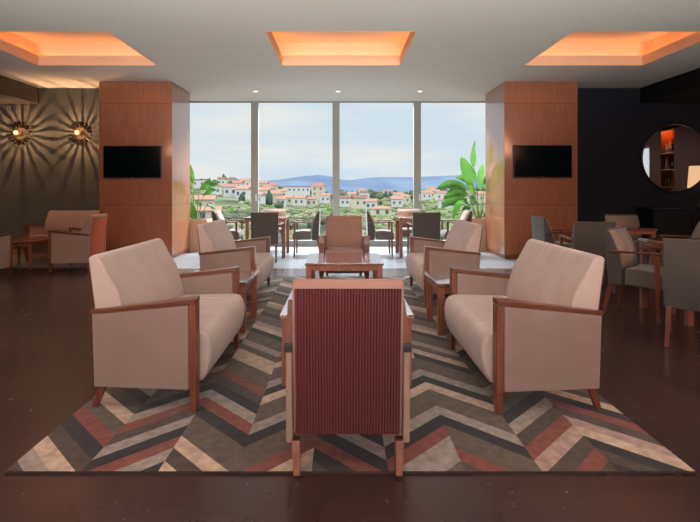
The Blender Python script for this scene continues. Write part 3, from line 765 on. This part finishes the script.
M_hw = [plain('house_white', (186,184,182), .9, .1), plain('house_cream', (184,174,156), .9, .1), plain('house_pale_pink', (178,160,148), .9, .1)]  # pale house and roof colours carry the distance haze
M_roof = [plain('roof_orange', (156,118,102), .9, .1), plain('roof_red', (148,108,98), .9, .1), plain('roof_brown', (118,92,80), .9, .1)]
M_hwin = plain('house_window', (66,74,84), .4)
placed = []
wn = ['white','cream','pale pink']; rn = ['orange','red','brown']
def house(px, d, w, h, dp, wi, ri, rz=0, kind='gable', sink=1.5):
    if kind != 'flat' and d > 170: w *= .82; h *= 1.15
    x = (px-341)/490*d; z = tz(x, d)
    t = empty('apartment_building' if kind == 'flat' else 'house', (x, d, z), rz, None, 'building')
    bm = bmesh.new(); box(bm, -w/2, w/2, -dp/2, dp/2, -sink, h); link('wall', bm, M_hw[wi], t)
    bm = bmesh.new(); o = .35
    if kind == 'flat':
        box(bm, -w/2-.2, w/2+.2, -dp/2-.2, dp/2+.2, h, h+.5)
    else:
        rh = h*.32
        e = [bm.verts.new(p) for p in ((-w/2-o,-dp/2-o,h), (w/2+o,-dp/2-o,h), (w/2+o,dp/2+o,h), (-w/2-o,dp/2+o,h))]
        k = w*.22 if kind == 'hip' else 0
        g = [bm.verts.new((-w/2-o+k,0,h+rh)), bm.verts.new((w/2+o-k,0,h+rh))]
        bm.faces.new((e[0],e[1],g[1],g[0])); bm.faces.new((e[2],e[3],g[0],g[1])); bm.faces.new((e[1],e[2],g[1])); bm.faces.new((e[3],e[0],g[0])); bm.faces.new(e[::-1])
    link('roof', bm, M_roof[ri] if kind != 'flat' else M_roof[ri], t)
    fl = max(1, int(h/3.0)); nw = max(2, int(w/3.0))
    for f in range(fl):
        bm = bmesh.new()
        for i in range(nw):
            cx = -w/2+w*(i+.5)/nw; cz = h/fl*(f+.55)
            box(bm, cx-.5, cx+.5, -dp/2-.06, -dp/2-.01, cz-.65, cz+.65)
        link('window_row', bm, M_hwin, t)
    placed.append((t, px, d, '%s %s with %s roof' % (wn[wi], 'apartment block' if kind == 'flat' else 'house', rn[ri]), 'building'))
# notable ones
house(296.5, 330, 18, 8.6, 9, 0, 1, .08, 'flat'); house(318.5, 330, 10, 8.2, 8, 1, 1, -.1, 'hip')
house(200, 300, 8, 4.5, 7, 0, 2, 0, 'flat'); house(388, 520, 13, 3.4, 7, 1, 1, 0, 'hip')
house(381, 165, 6.2, 2.4, 5, 1, 0, .1, 'hip'); house(371.5, 215, 5.6, 3.4, 5, 0, 0, -.2, 'gable')
house(359, 235, 8, 4.2, 6, 1, 2, .3, 'gable'); house(344, 250, 6, 3.8, 5, 0, 2, .2, 'gable')
house(205, 120, 4.6, 3.2, 5, 2, 0, .2, 'gable'); house(209, 95, 4.2, 2.2, 4, 2, 0, .2, 'gable')
house(231, 205, 6.5, 3.6, 6, 0, 1, .1, 'gable'); house(244, 200, 6.5, 3.4, 6, 0, 0, -.2, 'gable'); house(216, 222, 5.5, 3.6, 5, 0, 1, .1, 'hip')
house(262, 210, 8, 4.2, 6, 0, 0, .1, 'gable'); house(276, 230, 7, 3.8, 6, 2, 0, -.1, 'hip'); house(268, 270, 8, 4.5, 6, 2, 1, .1, 'hip')
for px, d, w, h, wi, ri, kd in ((263,330,8,5,1,0,'gable'), (272,350,10,5,2,1,'hip'), (282,300,7,4,0,0,'gable'), (288,240,7,3,1,0,'hip'), (281,215,5,2.6,0,0,'gable'),
    (246,320,8,4.5,0,0,'gable'), (232,340,7,4,1,2,'hip'), (222,330,6,4,0,2,'gable'), (238,270,7,4,0,1,'gable'), (251,250,6,3.5,2,0,'hip'), (258,180,5,2.8,0,0,'gable'),
    (352,330,7,4,0,0,'gable'), (364,360,9,4.5,0,2,'hip'), (398,330,8,4,0,0,'gable'), (405,300,8,4,1,0,'hip'), (397,250,7,3.6,0,0,'gable'),
    (426,330,8,4.2,0,0,'gable'), (434,350,10,5,1,0,'hip'), (441,300,8,4,0,1,'gable'), (445,205,6,3.0,0,0,'hip'), (461,250,8,3.4,1,0,'gable'), (465,300,9,4,0,0,'hip'), (482,250,7,4,1,0,'gable'),
    (362,500,11,4.6,0,0,'hip'), (430,480,9,4.2,0,0,'gable'), (300,250,7,3.4,0,0,'gable'), (312,255,6.5,3.2,1,1,'hip'), (325,300,7,4,0,0,'gable')):
    house(px, d, w, h, 5, wi, ri, random.uniform(-.2,.2), kd)
M_tr = [plain('tree_dark', (66,84,72), 1, 0, var=.35, ns=1.2), plain('tree_mid', (84,98,74), 1, 0, var=.35, ns=1.2), plain('tree_olive', (106,106,88), 1, 0, var=.35, ns=1.2)]
M_trunk = plain('tree_trunk', (80,66,56), 1, 0)
def make_tree(kind):
    t = empty('tree'); t['category'] = 'tree'
    bm = bmesh.new(); bmesh.ops.create_icosphere(bm, subdivisions=3, radius=1)
    for v in bm.verts:
        n = 1+.38*noise.noise(v.co*1.7+Vector((kind*9,0,0)))+.22*noise.noise(v.co*4.3+Vector((kind*5,2,0)))
        z = v.co.z
        sh = 1 if kind else (.95-.55*z)
        v.co = Vector((v.co.x*n*sh*(.55 if kind == 0 else .9), v.co.y*n*sh*(.55 if kind == 0 else .9), 1.15+v.co.z*(1.15 if kind == 0 else .75)*n))
    link('crown', bm, M_tr[kind], t)
    bm = bmesh.new(); tube(bm, [(0,0,-.6), (0,0,.2), (.02,0,.8)], [.09,.07,.05], 6); link('trunk', bm, M_trunk, t)
    return t
protos = [make_tree(k) for k in range(3)]; used3 = [False]*3
kn = ['dark green conical pine', 'bushy mid green tree', 'pale olive leafless-looking tree']
def tree(px, d, k, s):
    x = (px-341)/490*d; z = tz(x, d)
    o = protos[k] if not used3[k] else copy_tree(protos[k]); used3[k] = True
    o.location = (x, d, z); o.scale = (s,s,s*random.uniform(.85,1.15)); o.rotation_euler = (0,0,random.uniform(0,6))
    placed.append((o, px, d, kn[k], 'tree'))
for px, d, k, s in ((231,260,0,2.8), (269,190,0,2.4), (262,300,0,2.2), (242,170,0,1.8), (279,170,1,1.6), (373,380,0,3.2), (390,420,0,2.6), (386,400,0,2.6), (396,440,0,3.0), (380,430,1,3),
                    (352,420,0,2.5), (347,400,0,2.4), (358,430,1,2.6), (441,460,1,2.6), (430,430,0,2.2), (452,450,1,2.6), (410,400,0,2.4), (404,430,1,2.4)): tree(px, d, k, s)
rnd = random.Random(3)
cnt = 0
tries = 0
while cnt < 230 and tries < 20000:
    tries += 1
    px = rnd.uniform(192, 488); d = rnd.uniform(75, 520)
    if any(abs(px-q[1]) < (4+700/d if q[2] > d else 0) and q[4] == 'building' and d < q[2] and d > q[2]*.45 for q in placed): continue
    sc = rnd.uniform(.7,1.5)*(.6+d/330); x = (px-341)/490*d
    if any((x-q[0].location.x)**2+(d-q[0].location.y)**2 < (sc*1.1+(10 if q[4] == 'building' else q[0].scale[0]*1.1))**2 for q in placed): continue
    tree(px, d, rnd.choice([0,1,1,2,2]), sc); cnt += 1
bms = [bmesh.new() for _ in range(3)]
rs = random.Random(11)
for i in range(2600):
    px = rs.uniform(185, 495); d = 45*(12**rs.random()); x = (px-341)/490*d
    if noise.noise(Vector((x*.03, d*.03, 9))) < -.12: continue
    if any((x-q[0].location.x)**2+(d-q[0].location.y)**2 < 30 for q in placed if q[4] == 'building'): continue
    z = tz(x, d); r = rs.uniform(.35,.9)*(.7+d/260)
    g = bmesh.ops.create_icosphere(bms[i % 3], subdivisions=1, radius=r)
    for v in g['verts']:
        k = 1+.5*noise.noise(v.co*2+Vector((i,0,0)))
        v.co = Vector((v.co.x*k*1.3+x, v.co.y*k*1.3+d, v.co.z*k*.8+z+r*.2))
M_scrub = [plain('scrub_olive', (110,112,84), 1, 0, var=.4, ns=.3), plain('scrub_green', (98,118,74), 1, 0, var=.4, ns=.3), plain('scrub_dry', (132,126,104), 1, 0, var=.4, ns=.3)]
for i in range(3):
    o = link(['olive_undergrowth','green_undergrowth','dry_undergrowth'][i], bms[i], M_scrub[i], terrain, smooth=True)
    o['kind'] = 'stuff'
# labels: pane, kind, order from the left and distance row
def pane_of(px): return 0 if px < 254.5 else 1 if px < 336 else 2 if px < 417.5 else 3
pn = ['first','second','third','fourth']
def ordinal(n): return str(n)+('th' if 10 <= n % 100 <= 20 else {1:'st',2:'nd',3:'rd'}.get(n % 10, 'th'))
by = {}
for q in placed: by.setdefault((q[3], pane_of(q[1])), []).append(q)
for (desc, p), qs in by.items():
    qs.sort(key=lambda q: q[1])
    for i, q in enumerate(qs):
        q[0]['label'] = 'distant %s, %s from left through %s window pane' % (desc, ordinal(i+1), pn[p]) if len(qs) > 1 else 'distant %s seen through the %s window pane' % (desc, pn[p])
        q[0]['group'] = 'hillside houses beyond the window' if q[4] == 'building' else 'trees on the hillside beyond the window'

# ------------------------------------------------------------------ world
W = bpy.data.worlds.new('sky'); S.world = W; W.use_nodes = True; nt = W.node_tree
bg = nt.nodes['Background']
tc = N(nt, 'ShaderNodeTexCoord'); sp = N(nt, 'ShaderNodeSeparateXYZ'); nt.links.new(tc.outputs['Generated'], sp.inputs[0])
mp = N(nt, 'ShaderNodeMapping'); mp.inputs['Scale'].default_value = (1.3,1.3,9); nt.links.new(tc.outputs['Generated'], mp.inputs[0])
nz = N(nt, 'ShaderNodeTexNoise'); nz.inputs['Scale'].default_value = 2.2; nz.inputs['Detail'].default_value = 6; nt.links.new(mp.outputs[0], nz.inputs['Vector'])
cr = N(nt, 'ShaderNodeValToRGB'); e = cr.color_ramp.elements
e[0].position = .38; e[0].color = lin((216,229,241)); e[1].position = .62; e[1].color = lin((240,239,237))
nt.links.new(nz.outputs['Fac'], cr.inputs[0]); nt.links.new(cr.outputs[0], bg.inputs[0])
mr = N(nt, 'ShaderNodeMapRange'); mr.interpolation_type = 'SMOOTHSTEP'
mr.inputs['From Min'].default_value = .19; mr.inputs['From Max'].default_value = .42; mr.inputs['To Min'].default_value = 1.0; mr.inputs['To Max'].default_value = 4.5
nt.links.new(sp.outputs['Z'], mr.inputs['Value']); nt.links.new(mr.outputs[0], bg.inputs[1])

# ------------------------------------------------------------------ lamps
def area(loc, target, sx, sy, e, col, name='area_light', spread=None):
    L = bpy.data.lights.new(name, 'AREA'); L.shape = 'RECTANGLE'; L.size = sx; L.size_y = sy; L.energy = e; L.color = col
    if spread: L.spread = math.radians(spread)
    o = bpy.data.objects.new(name, L); COL.objects.link(o); o.location = loc
    o.rotation_euler = (Vector(target)-Vector(loc)).to_track_quat('-Z', 'Y').to_euler()
area((-3.5,-3.6,2.8), (-1,5,.6), 3, 1.4, 85, (1,.92,.88), 'rear_fill')  # added fill light behind the camera, no fixture there
area((3.5,-3.6,2.8), (1,5,.6), 3, 1.4, 85, (1,.92,.88), 'rear_fill')  # matching added fill on the right, also out of view
area((0,-1.6,.3), (0,2.2,3.2), 9, 1.5, 400, (.98,.98,.96), 'ceiling_fill', 66)  # added unseen light, aimed up to brighten the ceiling
area((0,13.2,6.2), (0,2.5,0), 8, 3, 7000, (.86,.94,1), 'sky_fill')  # added light outside above the window, stands in for brighter upper sky
area((-5.2,0.5,2.85), (-4.2,1.5,0), 1.5, 1.5, 90, (1,.45,.28), 'warm_lamp_left')
area((5.2,0.5,2.85), (4.2,1.5,0), 1.5, 1.5, 90, (1,.45,.28), 'warm_lamp_right')
area((0,.2,.25), (0,2.1,.35), 1.2, .2, 3, (1,.40,.16), 'low_warm_fill')  # added unseen light, turns the nearest chair's lower back orange
area((0,-4.2,2.6), (0,7.5,.9), 3, .6, 26, (1,.95,.92), 'far_fill', 40)  # added narrow fill from behind the camera for the far seating
for x in (-1.70, -.06, 1.57):
    L = bpy.data.lights.new('downlight_spot', 'SPOT'); L.energy = 110; L.color = (1,.95,.88); L.spot_size = math.radians(120); L.spot_blend = .6; L.shadow_soft_size = .04
    lo = bpy.data.objects.new('downlight_spot', L); COL.objects.link(lo); lo.location = (x, 9.75, CZ-.012); lo.rotation_euler = (-.25,0,0)
L = bpy.data.lights.new('corner_glow', 'POINT'); L.energy = 9; L.color = (1,.62,.32); L.shadow_soft_size = .08
lo = bpy.data.objects.new('corner_glow', L); COL.objects.link(lo); lo.location = (-7.3, 9.1, 1.35)

# ------------------------------------------------------------------ camera
cd = bpy.data.cameras.new('camera'); cam = bpy.data.objects.new('camera', cd); COL.objects.link(cam)
cam.location = (0,0,1.25); cam.rotation_euler = (PI/2,0,0)
cd.sensor_width = 36; cd.lens = 490/700*36; cd.shift_x = 9/700; cd.shift_y = -71/700
cd.clip_end = 5000
S.camera = cam
S.view_settings.view_transform = 'Standard'; S.view_settings.look = 'None'; S.view_settings.exposure = 0
S.cycles.sample_clamp_indirect = 6; S.cycles.sample_clamp_direct = 16; S.cycles.caustics_reflective = False; S.cycles.caustics_refractive = False
S.cycles.use_denoising = True
